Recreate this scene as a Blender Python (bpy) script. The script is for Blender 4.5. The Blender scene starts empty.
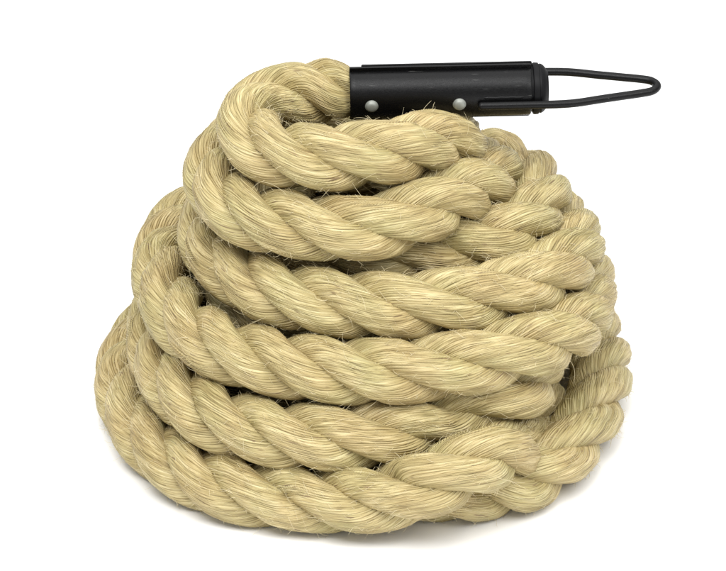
import bpy, bmesh, math, random
import numpy as np
from mathutils import Vector, Matrix

rng = np.random.default_rng(7)
random.seed(7)
scn = bpy.context.scene
col = scn.collection
S = 0.00055                     # metres for one unit of the layout measurements

# ------------------------------------------------------------------ camera
ELEV = math.radians(27.0)
DIST = 1.55
TARGET = Vector((0.0, 0.0, 190 * S))
cam_d = bpy.data.cameras.new("camera")
cam = bpy.data.objects.new("camera", cam_d)
col.objects.link(cam)
scn.camera = cam
fwd = Vector((0, math.cos(ELEV), -math.sin(ELEV)))
cam.location = TARGET - fwd * DIST
cam.rotation_euler = fwd.to_track_quat('-Z', 'Y').to_euler()
cam_d.sensor_width = 36.0
cam_d.lens = 36.0 * DIST / (726 * S)
cam_d.clip_start = 0.05
cam_d.clip_end = 200.0
UP = Vector((0, math.sin(ELEV), math.cos(ELEV)))
RIGHT = Vector((1, 0, 0))
CAM = Vector(cam.location)


def at(px, py, h):
    """world point at height h (layout units) seen at measurement (px, py)"""
    d = fwd * DIST + RIGHT * ((px - 363.0) * S) - UP * ((py - 285.5) * S)
    t = (h * S - CAM.z) / d.z
    return CAM + d * t


# ------------------------------------------------------------------ light
world = bpy.data.worlds.new("World")
scn.world = world
world.use_nodes = True
bg = world.node_tree.nodes["Background"]
bg.inputs["Color"].default_value = (1.0, 1.0, 1.0, 1)
bg.inputs["Strength"].default_value = 0.66


def softbox(name, loc, aim, sx, sy, power, colour=(1, 1, 1)):
    l = bpy.data.lights.new(name, 'AREA')
    l.shape = 'RECTANGLE'
    l.size = sx
    l.size_y = sy
    l.energy = power
    l.color = colour
    o = bpy.data.objects.new(name, l)
    col.objects.link(o)
    o.location = loc
    o.rotation_euler = (Vector(aim) - Vector(loc)).to_track_quat('-Z', 'Y').to_euler()
    return o


softbox("key_softbox", (-0.35, -0.9, 1.6), (0, 0, 0.08), 1.1, 0.8, 27)
softbox("side_softbox", (0.9, -0.9, 1.3), (0, 0, 0.08), 0.8, 0.8, 13)
softbox("top_softbox", (0.15, 0.25, 1.7), (0, 0, 0.05), 2.4, 2.0, 26)
scn.view_settings.view_transform = 'Standard'
scn.view_settings.look = 'None'
scn.view_settings.exposure = -0.07
scn.view_settings.gamma = 1.0
scn.cycles.max_bounces = 6


# ------------------------------------------------------------------ helpers
def new_mat(name):
    m = bpy.data.materials.new(name)
    m.use_nodes = True
    nt = m.node_tree
    return m, nt, nt.nodes["Principled BSDF"]


def link(name, me, mat, parent=None):
    o = bpy.data.objects.new(name, me)
    if mat:
        me.materials.append(mat)
    col.objects.link(o)
    if parent is not None:
        o.parent = parent
        o.matrix_parent_inverse = Matrix.Identity(4)
        # geometry is written in world space: bring it into the parent's space
        root = parent
        off = Vector((0, 0, 0))
        while root is not None:
            off += Vector(root.location)
            root = root.parent
        me.transform(Matrix.Translation(-off))
    return o


def np_mesh(name, verts, quads, smooth=True):
    me = bpy.data.meshes.new(name)
    nv, nf = len(verts), len(quads)
    me.vertices.add(nv)
    me.vertices.foreach_set("co", np.asarray(verts, dtype=np.float32).ravel())
    me.loops.add(nf * 4)
    me.loops.foreach_set("vertex_index", np.asarray(quads, dtype=np.int32).ravel())
    me.polygons.add(nf)
    me.polygons.foreach_set("loop_start", np.arange(0, nf * 4, 4, dtype=np.int32))
    me.polygons.foreach_set("loop_total", np.full(nf, 4, dtype=np.int32))
    if smooth:
        me.polygons.foreach_set("use_smooth", np.ones(nf, dtype=bool))
    me.update(calc_edges=True)
    return me


def bm_mesh(name, bm, smooth=True, angle=None):
    bmesh.ops.recalc_face_normals(bm, faces=bm.faces[:])
    me = bpy.data.meshes.new(name)
    for f in bm.faces:
        f.smooth = smooth
    if angle is not None:
        for e in bm.edges:
            if len(e.link_faces) == 2 and e.calc_face_angle(0) > angle:
                e.smooth = False
    bm.to_mesh(me)
    bm.free()
    return me


def grid_quads(n, m, wrap=True):
    """n rings of m points"""
    i = np.arange(n - 1)[:, None]
    j = np.arange(m if wrap else m - 1)[None, :]
    jn = (j + 1) % m
    a = i * m + j
    b = i * m + jn
    c = (i + 1) * m + jn
    d = (i + 1) * m + j
    return np.stack([a, b, c, d], -1).reshape(-1, 4)


def catmull(P, per=12):
    P = np.asarray(P, float)
    Q = np.vstack([2 * P[0] - P[1], P, 2 * P[-1] - P[-2]])
    out = []
    for i in range(1, len(Q) - 2):
        p0, p1, p2, p3 = Q[i - 1], Q[i], Q[i + 1], Q[i + 2]
        # centripetal parametrisation
        t0 = 0
        t1 = t0 + max(np.linalg.norm(p1 - p0), 1e-6) ** .5
        t2 = t1 + max(np.linalg.norm(p2 - p1), 1e-6) ** .5
        t3 = t2 + max(np.linalg.norm(p3 - p2), 1e-6) ** .5
        t = np.linspace(t1, t2, per, endpoint=False)[:, None]
        A1 = (t1 - t) / (t1 - t0) * p0 + (t - t0) / (t1 - t0) * p1
        A2 = (t2 - t) / (t2 - t1) * p1 + (t - t1) / (t2 - t1) * p2
        A3 = (t3 - t) / (t3 - t2) * p2 + (t - t2) / (t3 - t2) * p3
        B1 = (t2 - t) / (t2 - t0) * A1 + (t - t0) / (t2 - t0) * A2
        B2 = (t3 - t) / (t3 - t1) * A2 + (t - t1) / (t3 - t1) * A3
        out.append((t2 - t) / (t2 - t1) * B1 + (t - t1) / (t2 - t1) * B2)
    out.append(P[-1:])
    return np.vstack(out)


def resample(C, step):
    d = np.r_[0, np.cumsum(np.linalg.norm(np.diff(C, axis=0), axis=1))]
    n = max(int(round(d[-1] / step)), 2)
    s = np.linspace(0, d[-1], n + 1)
    return np.stack([np.interp(s, d, C[:, k]) for k in range(3)], 1), s


# ------------------------------------------------------------------ setting
m_floor, nt, b = new_mat("white_sweep")
b.inputs["Base Color"].default_value = (0.93, 0.93, 0.93, 1)
b.inputs["Roughness"].default_value = 0.75
b.inputs["Specular IOR Level"].default_value = 0.1
fb = bmesh.new()
R_ = 60
vs = [fb.verts.new(p) for p in ((-R_, -R_, 0), (R_, -R_, 0), (R_, R_, 0), (-R_, R_, 0))]
fb.faces.new(vs)
floor = link("floor", bm_mesh("floor", fb, False), m_floor)
floor["kind"] = "structure"

# ------------------------------------------------------------------ rope centre line
RR = 33.0        # rope radius in layout units
# (px, py, height, pinned)  1 = seen in the photograph, 0 = out of sight
PTS = [
    # inside the sleeve, leaving it to the left
    (470, 90, 352, 1), (420, 91, 352, 1), (370, 91, 352, 1), (335, 91, 352, 1), (303, 93, 351, 1), (274, 100, 348, 1),
    (252, 113, 344, 1), (247, 131, 340, 1), (263, 147, 336, 1), (297, 156, 335, 1), (345, 157, 334, 1),
    (395, 151, 331, 1), (436, 143, 320, 1), (457, 145, 303, 1), (457, 147, 288, 1), (443, 142, 279, 0),
    # behind, to the left start of the second turn
    (400, 134, 274, 0), (330, 130, 275, 0), (265, 133, 280, 0), (233, 146, 283, 1),
    (218, 165, 283, 1), (218, 185, 279, 1), (233, 206, 275, 1), (262, 219, 272, 1), (300, 225, 270, 1),
    (350, 229, 268, 1), (400, 221, 267, 1), (445, 205, 265, 1), (477, 188, 263, 1), (490, 173, 258, 1),
    # behind, third turn (inner, mostly hidden)
    (484, 168, 246, 0), (458, 163, 233, 0), (415, 160, 226, 0), (360, 160, 223, 0), (305, 166, 223, 0), (262, 185, 225, 0),
    (250, 212, 222, 0), (270, 240, 220, 0), (310, 254, 218, 0), (350, 258, 218, 0), (400, 254, 230, 2),
    (450, 246, 234, 2), (500, 234, 234, 2), (532, 213, 227, 2), (540, 193, 224, 1),
    # behind, fourth turn
    (520, 178, 212, 0), (470, 172, 202, 0), (400, 168, 198, 0), (310, 170, 200, 0), (250, 185, 204, 0),
    (218, 208, 206, 1), (211, 232, 206, 1), (217, 254, 206, 1), (240, 274, 205, 1), (270, 290, 205, 1),
    (305, 299, 205, 1), (350, 304, 205, 1), (400, 306, 205, 1), (450, 302, 205, 1), (500, 293, 203, 1),
    (540, 280, 200, 1), (564, 263, 196, 1), (572, 242, 190, 1),
    # behind, inner filler turn
    (555, 222, 178, 0), (500, 205, 165, 0), (420, 200, 155, 0), (330, 210, 150, 0), (262, 235, 146, 0),
    (236, 268, 144, 0), (236, 300, 142, 0), (265, 325, 141, 0), (320, 338, 140, 0), (400, 338, 140, 0),
    (470, 325, 140, 0), (515, 295, 140, 0), (515, 255, 138, 0),
    # behind, fifth turn
    (470, 225, 138, 0), (400, 208, 140, 0), (310, 200, 145, 0), (240, 203, 148, 0), (195, 214, 150, 0),
    (172, 235, 150, 1), (164, 258, 150, 1), (164, 283, 150, 1), (173, 308, 150, 1), (192, 330, 150, 1),
    (220, 347, 150, 1), (255, 358, 150, 1), (300, 367, 150, 1), (350, 371, 150, 1), (400, 371, 150, 1),
    (450, 366, 150, 1), (505, 355, 150, 1), (548, 341, 149, 1), (573, 323, 146, 1), (584, 298, 140, 1),
    (582, 272, 130, 1),
    # behind, sixth turn
    (560, 250, 115, 0), (500, 240, 100, 0), (410, 235, 92, 0), (310, 238, 90, 0), (225, 255, 90, 0),
    (178, 285, 91, 0), (160, 318, 92, 0), (158, 345, 92, 1), (168, 374, 92, 1), (190, 400, 92, 1),
    (222, 420, 92, 1), (260, 431, 92, 1), (300, 437, 93, 1), (350, 437, 94, 1), (400, 431, 96, 1),
    (440, 419, 99, 1), (472, 411, 104, 2), (500, 404, 107, 2), (523, 389, 107, 2), (531, 364, 101, 1),
    # behind, small filler loop
    (514, 330, 98, 0), (492, 300, 88, 0), (440, 284, 88, 0), (370, 275, 92, 0), (290, 283, 92, 0), (242, 310, 92, 0),
    (228, 345, 92, 0), (255, 375, 92, 0), (310, 388, 92, 0), (370, 388, 92, 0), (425, 370, 92, 0), (452, 335, 88, 0),
    (446, 300, 80, 0), (415, 280, 66, 0), (370, 273, 48, 0),
    # behind, bottom turn
    (310, 274, 35, 0), (245, 286, 33, 0),
    (185, 306, 33, 0), (148, 330, 33, 1), (131, 356, 33, 1), (126, 385, 33, 1), (137, 420, 33, 1),
    (162, 451, 33, 1), (202, 477, 33, 1), (250, 492, 33, 1), (300, 498, 33, 1), (350, 500, 38, 1),
    (400, 493, 50, 1), (435, 481, 66, 1), (470, 466, 70, 2), (502, 448, 66, 2), (523, 425, 61, 2),
    (533, 397, 52, 1),
    # inside, tail turn lying on the floor
    (530, 367, 42, 0), (512, 337, 36, 0), (475, 312, 33, 0), (410, 303, 33, 0), (330, 306, 33, 0), (255, 325, 33, 0),
    (212, 360, 33, 0), (210, 400, 33, 0), (245, 432, 33, 0), (310, 455, 33, 0), (365, 470, 33, 0),
    (410, 483, 33, 1), (450, 489, 33, 1), (500, 480, 33, 1), (545, 460, 33, 1), (576, 434, 33, 1),
    (594, 406, 33, 1), (601, 376, 33, 1), (597, 345, 33, 1), (583, 318, 33, 0), (555, 296, 33, 0),
    (515, 280, 33, 0),
]
W = np.array([np.array(at(p[0], p[1], p[2])) / S for p in PTS])
pin = np.array([p[3] for p in PTS], float)
C4 = catmull(np.c_[W], 10)
Cpin = np.repeat(pin, 10)[:len(C4)]
Cpin = np.r_[Cpin, [0] * (len(C4) - len(Cpin))]
d_ = np.r_[0, np.cumsum(np.linalg.norm(np.diff(C4, axis=0), axis=1))]
C, s_ = resample(C4, 10.0)
pn = np.interp(s_, d_, Cpin)
C0 = C.copy()
vd = C0 * S - np.array(CAM)[None, :]
vd /= np.linalg.norm(vd, axis=1)[:, None]
N = len(C)
idx = np.arange(N)
far = np.abs(idx[:, None] - idx[None, :]) > 12
SEP = 58.5
KS = np.hanning(15)[1:-1]
KS /= KS.sum()
for it in range(260):
    D = C[:, None, :] - C[None, :, :]
    L = np.linalg.norm(D, axis=2) + 1e-9
    over = np.where(far & (L < SEP), SEP - L, 0)
    push = (D / L[:, :, None] * over[:, :, None]).sum(1) * 0.12
    # smoothness
    lap = np.zeros_like(C)
    lap[1:-1] = (C[:-2] + C[2:]) / 2 - C[1:-1]
    bi = np.zeros_like(C)
    bi[1:-1] = (lap[:-2] + lap[2:]) / 2 - lap[1:-1]
    move = push - bi * 0.2
    back = (C0 - C)
    along = (back * vd).sum(1)[:, None] * vd
    across = back - along
    move += across * (0.03 + 0.35 * pn[:, None]) + along * 0.01
    C = C + move
    dis = np.pad(C - C0, ((6, 6), (0, 0)), mode='edge')
    sm = np.stack([np.convolve(dis[:, q], KS, mode='valid') for q in range(3)], 1)
    C = C0 + 0.6 * (C - C0) + 0.4 * sm
    C[:, 2] = np.maximum(C[:, 2], RR - 1)
    C[:14] = C0[:14]
D = C[:, None, :] - C[None, :, :]
L = np.where(far, np.linalg.norm(D, axis=2), 999)
print("closest", np.sort(L.min(1))[:12].round(1), "moved", np.linalg.norm(C - C0, axis=1).max().round(1))
dd = C - C0
print("visible shift across", np.linalg.norm((dd - (dd * vd).sum(1)[:, None] * vd)[pn > .5], axis=1).max().round(1))

# fine resample and frames
Cf = catmull(C, 8)
STEP = 3.0
Cf, sf = resample(Cf, STEP)
T = np.gradient(Cf, axis=0)
T /= np.linalg.norm(T, axis=1)[:, None]
Zr = np.array([0, 0, 1.0])
Nn = np.cross(T, Zr)                 # outward-facing on the front rows (towards camera)
Nn /= np.linalg.norm(Nn, axis=1)[:, None]
Bn = np.cross(Nn, T)                 # up
LAY = 190.0
NS = 3
# local slack: the lay is never perfectly even
HAND = -1.0
# places where a furrow between two strands crosses the middle of the rope: the lay is never perfectly even
FURROWS = [
    (343, 92), (299, 93.5), (266, 147.6), (316.6, 156), (381.7, 150), (432, 141),
    (217, 161), (238, 208.5), (291, 222), (361.5, 229), (424, 211), (484, 182),
    (450, 241), (524, 214),
    (207, 228), (226, 263.5), (268.5, 288), (330.5, 302), (395, 305), (463, 303), (525, 288), (561, 267),
    (165.5, 242), (166, 268), (177, 312), (215, 344), (268, 360), (327, 367), (391, 370), (466, 366), (528, 349),
    (567, 330),
    (169, 375), (208, 411), (266, 432), (326.6, 437), (396, 433), (453, 414), (517, 391),
    (129, 353), (125, 383.5), (143, 429), (179, 464), (228, 487), (294, 497), (361, 498), (427, 484), (471, 459),
    (507, 430), (525, 400),
    (474, 490), (515, 476), (554, 454), (586, 422), (600, 387),
]
rel = Cf * S - np.array(CAM)
dep = rel @ np.array(fwd)
SX = 363 + rel @ np.array(RIGHT) / dep * DIST / S
SY = 285.5 - rel @ np.array(UP) / dep * DIST / S
vw_ = -rel / np.linalg.norm(rel, axis=1)[:, None]
alpha = np.arctan2((vw_ * Bn).sum(1), (vw_ * Nn).sum(1))
pin_f = np.interp(np.linspace(0, 1, len(sf)), np.linspace(0, 1, len(pn)), pn)
anc = []
for fx, fy in FURROWS:
    d2 = np.hypot(SX - fx, SY - fy) + np.where(pin_f > .4, 0, 60)
    i = int(np.argmin(d2))
    anc.append((sf[i], HAND * (alpha[i] - np.pi / 3), d2[i]))
anc.sort()
per = 2 * np.pi / NS
ks, kp = [anc[0][0]], [anc[0][1]]
for s0, ph, d0 in anc[1:]:
    if s0 - ks[-1] < 12:
        print("furrow too near", s0, d0)
        continue
    want = kp[-1] + 2 * np.pi * (s0 - ks[-1]) / LAY
    n_ = round((want - ph) / per)
    ph2 = ph + n_ * per
    if ph2 - kp[-1] < 0.55 * 2 * np.pi * (s0 - ks[-1]) / LAY:
        ph2 += per
    print("lay %.0f at %.0f gap %.0f off %.0f" % (2 * np.pi * (s0 - ks[-1]) / (ph2 - kp[-1]), s0, s0 - ks[-1], d0))
    ks.append(s0)
    kp.append(ph2)
ks = np.array([ks[0] - 2000] + ks + [ks[-1] + 2000])
kp = np.array([kp[0] - 2000 * 2 * np.pi / LAY] + kp + [kp[-1] + 2000 * 2 * np.pi / LAY])
phase = np.interp(sf, ks, kp)
ker = np.hanning(33)
ker /= ker.sum()
phase = np.convolve(np.pad(phase, 16, mode='reflect', reflect_type='odd'), ker, mode='valid')

# ------------------------------------------------------------------ materials
def rope_material():
    m, nt, b = new_mat("sisal_fibre")
    n, l = nt.nodes, nt.links
    att = n.new("ShaderNodeAttribute")
    att.attribute_name = "fibre"
    att.attribute_type = 'GEOMETRY'

    def noise(scale_xyz, sc, detail, rough=0.6):
        mp = n.new("ShaderNodeMapping")
        mp.inputs["Scale"].default_value = scale_xyz
        l.new(att.outputs["Vector"], mp.inputs["Vector"])
        t = n.new("ShaderNodeTexNoise")
        t.inputs["Scale"].default_value = sc
        t.inputs["Detail"].default_value = detail
        t.inputs["Roughness"].default_value = rough
        l.new(mp.outputs[0], t.inputs["Vector"])
        return t
    def math_(op, a, b_=None, c=None):
        q = n.new("ShaderNodeMath")
        q.operation = op
        for i_, v in enumerate((a, b_, c)):
            if v is None:
                continue
            if isinstance(v, (int, float)):
                q.inputs[i_].default_value = v
            else:
                l.new(v, q.inputs[i_])
        return q.outputs[0]

    def ramp(fac, stops):
        r = n.new("ShaderNodeValToRGB")
        e = r.color_ramp.elements
        e[0].position, e[0].color = stops[0][0], (*stops[0][1], 1)
        e[1].position, e[1].color = stops[-1][0], (*stops[-1][1], 1)
        for p, c in stops[1:-1]:
            e.new(p).color = (*c, 1)
        l.new(fac, r.inputs["Fac"])
        return r.outputs[0]

    def mixc(kind, fac, a, b_):
        q = n.new("ShaderNodeMix")
        q.data_type = 'RGBA'
        q.blend_type = kind
        for i_, v in ((0, fac), (6, a), (7, b_)):
            if isinstance(v, tuple):
                q.inputs[i_].default_value = v
            elif isinstance(v, (int, float)):
                q.inputs[i_].default_value = v
            else:
                l.new(v, q.inputs[i_])
        return q.outputs[2]

    xyz = n.new("ShaderNodeSeparateXYZ")
    l.new(att.outputs["Vector"], xyz.inputs[0])
    ang = math_('ARCTAN2', xyz.outputs[1], xyz.outputs[0])
    warp = noise((1, 1, 0.35), 0.075, 2, .5).outputs["Fac"]
    warp2 = noise((1, 1, 0.12), 0.25, 1, .5).outputs["Fac"]

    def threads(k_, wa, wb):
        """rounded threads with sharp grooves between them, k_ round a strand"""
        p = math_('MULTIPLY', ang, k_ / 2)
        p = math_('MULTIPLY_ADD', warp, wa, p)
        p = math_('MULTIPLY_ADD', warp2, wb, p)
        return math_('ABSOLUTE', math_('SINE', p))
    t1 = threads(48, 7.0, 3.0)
    t2 = threads(74, -9.0, 4.0)
    sel = noise((1, 1, 0.25), 0.11, 1, .5).outputs["Fac"]
    wsel = math_('MULTIPLY_ADD', sel, 2.4, -0.7)
    cl = n.new("ShaderNodeClamp")
    l.new(wsel, cl.inputs[0])
    w = cl.outputs[0]
    # t = t1*(1-w*0.7) + t2*w*0.7
    w7 = math_('MULTIPLY', w, 0.7)
    tmix = math_('ADD', math_('MULTIPLY', t1, math_('SUBTRACT', 1.0, w7)), math_('MULTIPLY', t2, w7))
    fine = noise((1, 1, 0.055), 0.68, 2).outputs["Fac"]
    mid = noise((1, 1, 0.12), 0.16, 2).outputs["Fac"]
    blot = noise((1, 1, 1), 0.018, 3).outputs["Fac"]
    fleck = noise((1, 1, 0.13), 0.42, 2, .5).outputs["Fac"]
    tone = math_('ADD', math_('MULTIPLY', fine, 0.6), math_('MULTIPLY', mid, 0.4))
    c = ramp(tone, [(0.28, (0.215, 0.163, 0.066)), (0.5, (0.465, 0.386, 0.186)), (0.72, (0.73, 0.648, 0.385))])
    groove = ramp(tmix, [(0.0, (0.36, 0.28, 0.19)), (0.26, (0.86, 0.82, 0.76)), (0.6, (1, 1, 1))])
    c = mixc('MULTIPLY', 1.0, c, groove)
    c = mixc('MULTIPLY', 1.0, c, ramp(blot, [(0.34, (0.91, 0.93, 0.86)), (0.5, (0.99, 0.97, 0.93)), (0.66, (0.96, 0.90, 0.85))]))
    old = noise((1, 1, 0.10), 0.09, 3, .6).outputs["Fac"]
    c = mixc('MULTIPLY', 1.0, c, ramp(old, [(0.34, (0.86, 0.83, 0.77)), (0.48, (1, 1, 1)), (0.66, (1.0, 1.0, 1.0))]))
    fl = ramp(fleck, [(0.27, (1, 1, 1)), (0.325, (0, 0, 0))])
    c = mixc('MIX', fl, c, (0.22, 0.15, 0.07, 1))
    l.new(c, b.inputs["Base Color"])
    b.inputs["Roughness"].default_value = 0.46
    b.inputs["Specular IOR Level"].default_value = 0.36
    hair_ = noise((1, 1, 0.05), 1.1, 1).outputs["Fac"]
    h = math_('ADD', math_('MULTIPLY', tmix, 0.5), math_('MULTIPLY', fine, 0.7))
    h = math_('MULTIPLY_ADD', hair_, 0.35, h)
    bp = n.new("ShaderNodeBump")
    bp.inputs["Strength"].default_value = 1.0
    bp.inputs["Distance"].default_value = 1.65 * S
    l.new(h, bp.inputs["Height"])
    l.new(bp.outputs[0], b.inputs["Normal"])
    return m


M_ROPE = rope_material()

m_black, nt, b = new_mat("black_enamel")
b.inputs["Base Color"].default_value = (0.003, 0.003, 0.0032, 1)
b.inputs["Roughness"].default_value = 0.34
b.inputs["Specular IOR Level"].default_value = 0.2
tx = nt.nodes.new("ShaderNodeTexNoise")
tx.inputs["Scale"].default_value = 260
tx.inputs["Detail"].default_value = 3
bp = nt.nodes.new("ShaderNodeBump")
bp.inputs["Strength"].default_value = 0.12
bp.inputs["Distance"].default_value = 0.0006
nt.links.new(tx.outputs["Fac"], bp.inputs["Height"])
nt.links.new(bp.outputs[0], b.inputs["Normal"])
sc = nt.nodes.new("ShaderNodeTexNoise")
sc.inputs["Scale"].default_value = 55
sc.inputs["Detail"].default_value = 6
sc.inputs["Roughness"].default_value = 0.7
mr = nt.nodes.new("ShaderNodeMapRange")
mr.inputs["From Min"].default_value = 0.35
mr.inputs["From Max"].default_value = 0.65
mr.inputs["To Min"].default_value = 0.18
mr.inputs["To Max"].default_value = 0.42
nt.links.new(sc.outputs["Fac"], mr.inputs["Value"])
nt.links.new(mr.outputs[0], b.inputs["Roughness"])
# fine scratches down to grey primer
tc = nt.nodes.new("ShaderNodeTexCoord")
mp = nt.nodes.new("ShaderNodeMapping")
mp.inputs["Scale"].default_value = (60, 900, 900)
mp.inputs["Rotation"].default_value = (0, 0.25, 0.1)
nt.links.new(tc.outputs["Object"], mp.inputs["Vector"])
s2 = nt.nodes.new("ShaderNodeTexNoise")
s2.inputs["Scale"].default_value = 1.0
s2.inputs["Detail"].default_value = 2
nt.links.new(mp.outputs[0], s2.inputs["Vector"])
cr = nt.nodes.new("ShaderNodeValToRGB")
cr.color_ramp.elements[0].position = 0.70
cr.color_ramp.elements[0].color = (0.003, 0.003, 0.0032, 1)
cr.color_ramp.elements[1].position = 0.78
cr.color_ramp.elements[1].color = (0.09, 0.09, 0.085, 1)
nt.links.new(s2.outputs["Fac"], cr.inputs["Fac"])
nt.links.new(cr.outputs[0], b.inputs["Base Color"])

m_plastic, nt, b = new_mat("black_plastic")
b.inputs["Base Color"].default_value = (0.004, 0.004, 0.0045, 1)
b.inputs["Roughness"].default_value = 0.5
b.inputs["Specular IOR Level"].default_value = 0.15

m_rivet, nt, b = new_mat("zinc_rivet")
b.inputs["Base Color"].default_value = (0.24, 0.25, 0.225, 1)
b.inputs["Metallic"].default_value = 0.35
b.inputs["Roughness"].default_value = 0.5

# ------------------------------------------------------------------ the rope
rope = bpy.data.objects.new("climbing_rope", None)
col.objects.link(rope)
rope.location = (0, 0, 0)
rope["label"] = "thick coiled sisal climbing rope stacked in a cone with black metal sleeve and wire eye"
rope["category"] = "climbing rope"

M = 160                      # points round a strand
ANG = np.linspace(0, 2 * np.pi, M, endpoint=False)
r_c, a_t, b_r = 16.6, 19.4, 16.8
TW = 0.049                   # roll of the yarns inside a strand
n_s = len(sf)
n_shell = {}
px_mouth = np.array(at(349.5, 92.5, 352))[0] / S
first = np.argmax(Cf[:, 0] < px_mouth)          # where the rope leaves the sleeve
thick = 0.70 + 0.30 * np.clip((sf - sf[first] + 4) / 26.0, 0, 1) ** 0.7


def smooth_field(n_a, n_l, seed, su, sv):
    """random field periodic in angle: rows along the rope, columns round the strand"""
    g = np.random.default_rng(seed).standard_normal((n_l, n_a))
    return g


def sample(g, u, v):
    """u in [0,n_l-1], v periodic in [0,n_a)"""
    n_l, n_a = g.shape
    u = np.clip(u, 0, n_l - 1.001)
    iu = u.astype(int)
    fu = u - iu
    fu = fu * fu * (3 - 2 * fu)
    v = np.mod(v, n_a)
    iv = v.astype(int) % n_a
    fv = v - np.floor(v)
    fv = fv * fv * (3 - 2 * fv)
    iv2 = (iv + 1) % n_a
    return ((g[iu, iv] * (1 - fu) + g[iu + 1, iv] * fu) * (1 - fv)
            + (g[iu, iv2] * (1 - fu) + g[iu + 1, iv2] * fu) * fv)


for k in range(NS):
    th = HAND * phase + 2 * np.pi * k / NS
    cr, sr = np.cos(th)[:, None], np.sin(th)[:, None]
    A = ANG[None, :]
    # slow changes of fullness
    g1 = smooth_field(5, int(sf[-1] / 130) + 3, 100 + k, 1, 1)
    full = 1 + 0.022 * sample(g1, sf[:, None] / 130.0 + 0 * A, A / (2 * np.pi) * 5)
    psi = A - TW * sf[:, None] + 0.10 * np.sin(sf[:, None] / 90.0 + k * 2)
    ya = 44
    g2 = smooth_field(ya, int(sf[-1] / 95) + 3, 200 + k, 1, 1)
    g3 = smooth_field(22, int(sf[-1] / 60) + 3, 300 + k, 1, 1)
    f2 = sample(g2, sf[:, None] / 95.0 + 0 * A, psi / (2 * np.pi) * ya)
    f3 = sample(g3, sf[:, None] / 60.0 + 0 * A, psi / (2 * np.pi) * 22)
    disp = 0.55 * f2 + 0.35 * f3
    ca, sa = np.cos(A), np.sin(A)
    rp = full * (np.abs(ca / b_r) ** 2.3 + np.abs(sa / a_t) ** 2.3) ** (-1 / 2.3)
    rad = rp * ca
    tan = rp * sa
    # flatten the inner side a little, keep the outer side full
    r = (r_c + rad + disp * np.cos(A)) * thick[:, None]
    t = (tan + disp * np.sin(A)) * thick[:, None]
    # bend the section round the rope axis so that flanks press together
    ex = r * cr - t * sr
    ey = r * sr + t * cr
    V = (Cf[:, None, :] + ex[:, :, None] * Nn[:, None, :] + ey[:, :, None] * Bn[:, None, :]) * S
    q = grid_quads(n_s, M)
    me = np_mesh("strand", V.reshape(-1, 3), q)
    at_ = me.attributes.new("fibre", 'FLOAT_VECTOR', 'POINT')
    rs = 17.5
    F = np.stack([rs * np.cos(psi), rs * np.sin(psi), np.broadcast_to(sf[:, None] + 20000 * k, psi.shape)], -1)
    at_.data.foreach_set("vector", F.astype(np.float32).ravel())
    o = link("strand", me, M_ROPE, rope)
    n_shell[k] = V

# ------------------------------------------------------------------ stray fibres
rg = np.random.default_rng(5)
NH = 48000
VV = np.stack([n_shell[k] for k in range(NS)])            # strand, ring, point, xyz
hk = rg.integers(NS, size=NH)
hi = rg.integers(first + 4, n_s - 20, size=NH)
hj = rg.integers(M, size=NH)
p = VV[hk, hi, hj]
out = p - Cf[hi] * S
dist = np.linalg.norm(out, axis=1)
keep = dist > 21 * S
p, out, hk, hi, hj, dist = p[keep], out[keep], hk[keep], hi[keep], hj[keep], dist[keep]
NH = len(p)
out /= dist[:, None]


def unit(v):
    return v / (np.linalg.norm(v, axis=-1, keepdims=True) + 1e-12)


tang = unit(Bn[hi] * 0 + T[hi]) + unit(VV[hk, hi + 3, hj] - p) * 0.4
tang = unit(tang) * np.where(rg.random(NH) < 0.5, 1, -1)[:, None]
side = unit(np.cross(tang, out))
u01 = rg.random(NH)
ln = np.where(u01 < 0.84, rg.uniform(3.5, 10, NH), np.where(u01 < 0.985, rg.uniform(9, 18, NH), rg.uniform(18, 34, NH))) * S
lift = rg.uniform(0.15, 1.7, NH) 
curl = rg.normal(0, 0.6, NH)
seg = 6
q_ = p - out * 0.6 * S
dr = tang + out * lift[:, None] + side * rg.normal(0, .45, NH)[:, None]
pts = []
for s in range(seg + 1):
    pts.append(q_.copy())
    dr = dr + side * (curl * .35)[:, None] - out * (0.14 * rg.random(NH) + 0.06)[:, None] + rg.normal(0, .09, (NH, 3))
    q_ = q_ + unit(dr) * (ln / seg)[:, None]
pts = np.stack(pts, 1)                                    # NH, seg+1, 3
tt = unit(np.gradient(pts, axis=1))
u = unit(np.cross(tt, np.array([0.3, 0.5, 0.81])))
w = np.cross(tt, u)
rr = rg.uniform(.14, .27, NH)[:, None, None] * S * np.linspace(1, .45, seg + 1)[None, :, None]
hv = np.stack([pts + rr * (u * math.cos(a) + w * math.sin(a)) for a in (0, 2.094, 4.189)], 2).reshape(-1, 3)
hq = (grid_quads(seg + 1, 3)[None] + (np.arange(NH) * (seg + 1) * 3)[:, None, None]).reshape(-1, 4)
hme = np_mesh("stray_fibre", hv, hq)
m_h, nt, b = new_mat("loose_fibre")
b.inputs["Base Color"].default_value = (0.68, 0.59, 0.37, 1)
b.inputs["Roughness"].default_value = 0.5
hair = link("stray_fibre", hme, m_h, rope)
hair["kind"] = "stuff"

# ------------------------------------------------------------------ sleeve and eye
P0 = np.array(at(349.5, 92.5, 352)) / S
P1 = np.array(at(531, 88.5, 354)) / S
ax = P1 - P0
LEN = np.linalg.norm(ax)
ax /= LEN
vw = np.array(CAM) / S - (P0 + P1) / 2
vw -= ax * vw.dot(ax)
vw /= np.linalg.norm(vw)           # towards the camera, square to the axis
dn = np.cross(vw, ax)
if dn[2] > 0:
    dn = -dn                        # downwards in the picture


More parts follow.
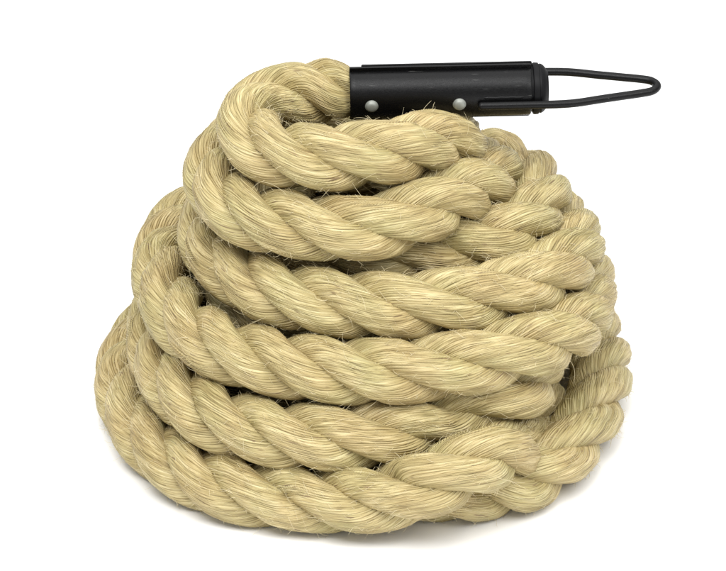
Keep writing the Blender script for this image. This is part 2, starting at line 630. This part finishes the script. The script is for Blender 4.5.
def sl(x, r, deg):
    """point on the sleeve: x along, radius r, angle from the camera side downwards"""
    a = math.radians(deg)
    return (P0 + ax * x + vw * (r * math.cos(a)) + dn * (r * math.sin(a))) * S


SR = 26.5
WA = 33.0                           # angle of rivets and wire


def shell_mesh(a0, a1, x0, x1, r0, r1, flange, n=40, chips=0):
    """half pipe with radial flanges on both long edges, real thickness"""
    prof = []
    prof.append((r1 + flange, a0))
    for i in range(n + 1):
        a = a0 + (a1 - a0) * i / n
        prof.append((r1, a))
    prof.append((r1 + flange, a1))
    outer = prof
    th = r1 - r0
    da = math.degrees(th / r1)
    inner = [(r1 + flange, a0 + da)] + [(r0 if 0 < i < n else r0, a0 + (a1 - a0) * i / n) for i in range(n + 1)]
    bm = bmesh.new()
    xs = [x0, x0 + 1.2] + list(np.linspace(x0 + 6, x1 - 6, 14)) + [x1 - 1.2, x1]
    rings_o, rings_i = [], []
    for q, x in enumerate(xs):
        sh = 0.8 if q in (0, len(xs) - 1) else 0
        rings_o.append([bm.verts.new(sl(x, r - sh, a)) for r, a in outer])
        rings_i.append([bm.verts.new(sl(x, (r0 if 0 < i < len(outer) - 1 else r1 + flange - sh),
                                        a + (da if i == 0 else -da if i == len(outer) - 1 else
                                             (da if i == 1 else -da if i == len(outer) - 2 else 0))))
                        for i, (r, a) in enumerate(outer)])
    for A_, B_ in zip(rings_o[:-1], rings_o[1:]):
        for i in range(len(A_) - 1):
            bm.faces.new((A_[i], A_[i + 1], B_[i + 1], B_[i]))
    for A_, B_ in zip(rings_i[:-1], rings_i[1:]):
        for i in range(len(A_) - 1):
            bm.faces.new((A_[i + 1], A_[i], B_[i], B_[i + 1]))
    for O_, I_ in ((rings_o[0], rings_i[0]), (rings_o[-1], rings_i[-1])):
        for i in range(len(O_) - 1):
            bm.faces.new((O_[i], O_[i + 1], I_[i + 1], I_[i]))
    for k_ in (0, -1):
        for q in range(len(xs) - 1):
            bm.faces.new((rings_o[q][k_], rings_o[q + 1][k_], rings_i[q + 1][k_], rings_i[q][k_]))
    return bm_mesh("shell", bm, True, math.radians(35))


def revolve(name, prof, seg=48, cap=True):
    """profile of (x, r) round the sleeve axis"""
    bm = bmesh.new()
    rings = []
    for x, r in prof:
        rings.append([bm.verts.new(sl(x, r, 360 * i / seg)) for i in range(seg)])
    for A_, B_ in zip(rings[:-1], rings[1:]):
        for i in range(seg):
            bm.faces.new((A_[i], A_[(i + 1) % seg], B_[(i + 1) % seg], B_[i]))
    if cap:
        bm.faces.new(rings[0])
        bm.faces.new(rings[-1])
    return bm_mesh(name, bm, True, math.radians(40))


def tube(name, pts, r, seg=16, caps=True, flat=None):
    C_, s__ = resample(catmull(np.array(pts) / S, 10), 1.6)
    n = len(C_)
    t = np.gradient(C_, axis=0)
    t /= np.linalg.norm(t, axis=1)[:, None]
    up = np.array([0.05, 0.1, 1.0])
    u = np.cross(t, up)
    u /= np.linalg.norm(u, axis=1)[:, None]
    w = np.cross(u, t)
    rr = np.full(n, r, float)
    rr[0] *= .55
    rr[-1] *= .55
    rr[1] *= .9
    rr[-2] *= .9
    a = np.linspace(0, 2 * np.pi, seg, endpoint=False)
    V = C_[:, None] + rr[:, None, None] * (np.cos(a)[None, :, None] * u[:, None] + np.sin(a)[None, :, None] * w[:, None])
    V = V.reshape(-1, 3) * S
    q = grid_quads(n, seg)
    bm = bmesh.new()
    vs = [bm.verts.new(p) for p in V]
    for f in q:
        bm.faces.new([vs[i] for i in f])
    bm.faces.new(vs[:seg])
    bm.faces.new(vs[-seg:])
    return bm_mesh(name, bm, True, math.radians(60))


# front half shell carries the rivets; the rear half starts a little further in
sleeve = link("sleeve", shell_mesh(WA - 90 + 1.5, WA + 90 - 1.5, 0, LEN - 1, SR - 2.2, SR, 4.5), m_black, rope)
back_shell = link("rear_shell", shell_mesh(WA + 90 + 1.5, WA + 270 - 1.5, 12, LEN, SR - 2.2, SR, 4.5), m_black, sleeve)

# spacer strip between the flanges, small bright chip of bare metal at the mouth
cap_ = link("end_cap", revolve("end_cap", [
    (LEN - 40, 10), (LEN - 40, 23.6), (LEN + 1, 23.6), (LEN + 1.5, 25.6), (LEN + 3, 26.3), (LEN + 7, 26.0), (LEN + 7.6, 24.8),
    (LEN + 8.6, 24.8), (LEN + 9.4, 25.2), (LEN + 12, 23.8), (LEN + 14.5, 21), (LEN + 15.4, 19.0), (LEN + 16, 18.6),
    (LEN + 16.8, 17), (LEN + 17.2, 12), (LEN + 17.2, 3)]), m_plastic, rope)


def rivet(x, deg):
    bm = bmesh.new()
    seg, rings = 28, []
    c = np.array(sl(x, 0, 0)) / S
    a = math.radians(deg)
    n_ = vw * math.cos(a) + dn * math.sin(a)
    tg = np.cross(n_, ax)
    prof = [(SR - 1.5, 6.7), (SR + 0.2, 6.7), (SR + 0.8, 6.4), (SR + 1.0, 5.9), (SR + 2.2, 5.5), (SR + 3.1, 4.6), (SR + 3.7, 3.2), (SR + 4.0, 1.5)]
    for h_, r in prof:
        rings.append([bm.verts.new((c + n_ * h_ + ax * (r * math.cos(2 * math.pi * i / seg)) +
                                    tg * (r * math.sin(2 * math.pi * i / seg))) * S) for i in range(seg)])
    for A_, B_ in zip(rings[:-1], rings[1:]):
        for i in range(seg):
            bm.faces.new((A_[i], A_[(i + 1) % seg], B_[(i + 1) % seg], B_[i]))
    bm.faces.new(rings[0])
    bm.faces.new(rings[-1])
    return link("rivet", bm_mesh("rivet", bm, True, math.radians(50)), m_rivet, sleeve)


for x in (21.5, 109.5):
    rivet(x, WA)
    rivet(x, WA + 180)

# the eye: one bent wire with both legs lying along the sleeve sides
wr = 4.2
ro = SR + wr - 0.4
legf = [sl(x, ro, WA) for x in (128, 140, 155, 175)]
legb = [sl(x, ro, WA + 180) for x in (175, 155, 140, 128)]
axc = lambda x, off: (P0 + ax * x + (vw * math.cos(math.radians(WA)) + dn * math.sin(math.radians(WA))) * off) * S
half = [(2, ro), (22, ro), (42, ro - 1.6), (70, ro - 8), (95, ro - 13.5), (112, 13), (121.5, 9.8), (126.5, 4.6)]
mid = [axc(LEN + x, o_) for x, o_ in half] + [axc(LEN + 127.8, 0)] + [axc(LEN + x, -o_) for x, o_ in half[::-1]]
eye = link("wire_eye", tube("wire_eye", [np.array(p) for p in legf + mid + legb], wr), m_black, rope)

# weld beads holding the wire legs to the shell
for dg in (WA + 14, WA - 14, WA + 166, WA + 194):
    link("weld_bead", tube("weld_bead", [np.array(sl(x, SR - .3 + .15 * math.sin(x * 1.3), dg + .5 * math.sin(x)))
                                         for x in np.arange(134, 176, 4)], 1.5, 8), m_black, sleeve)
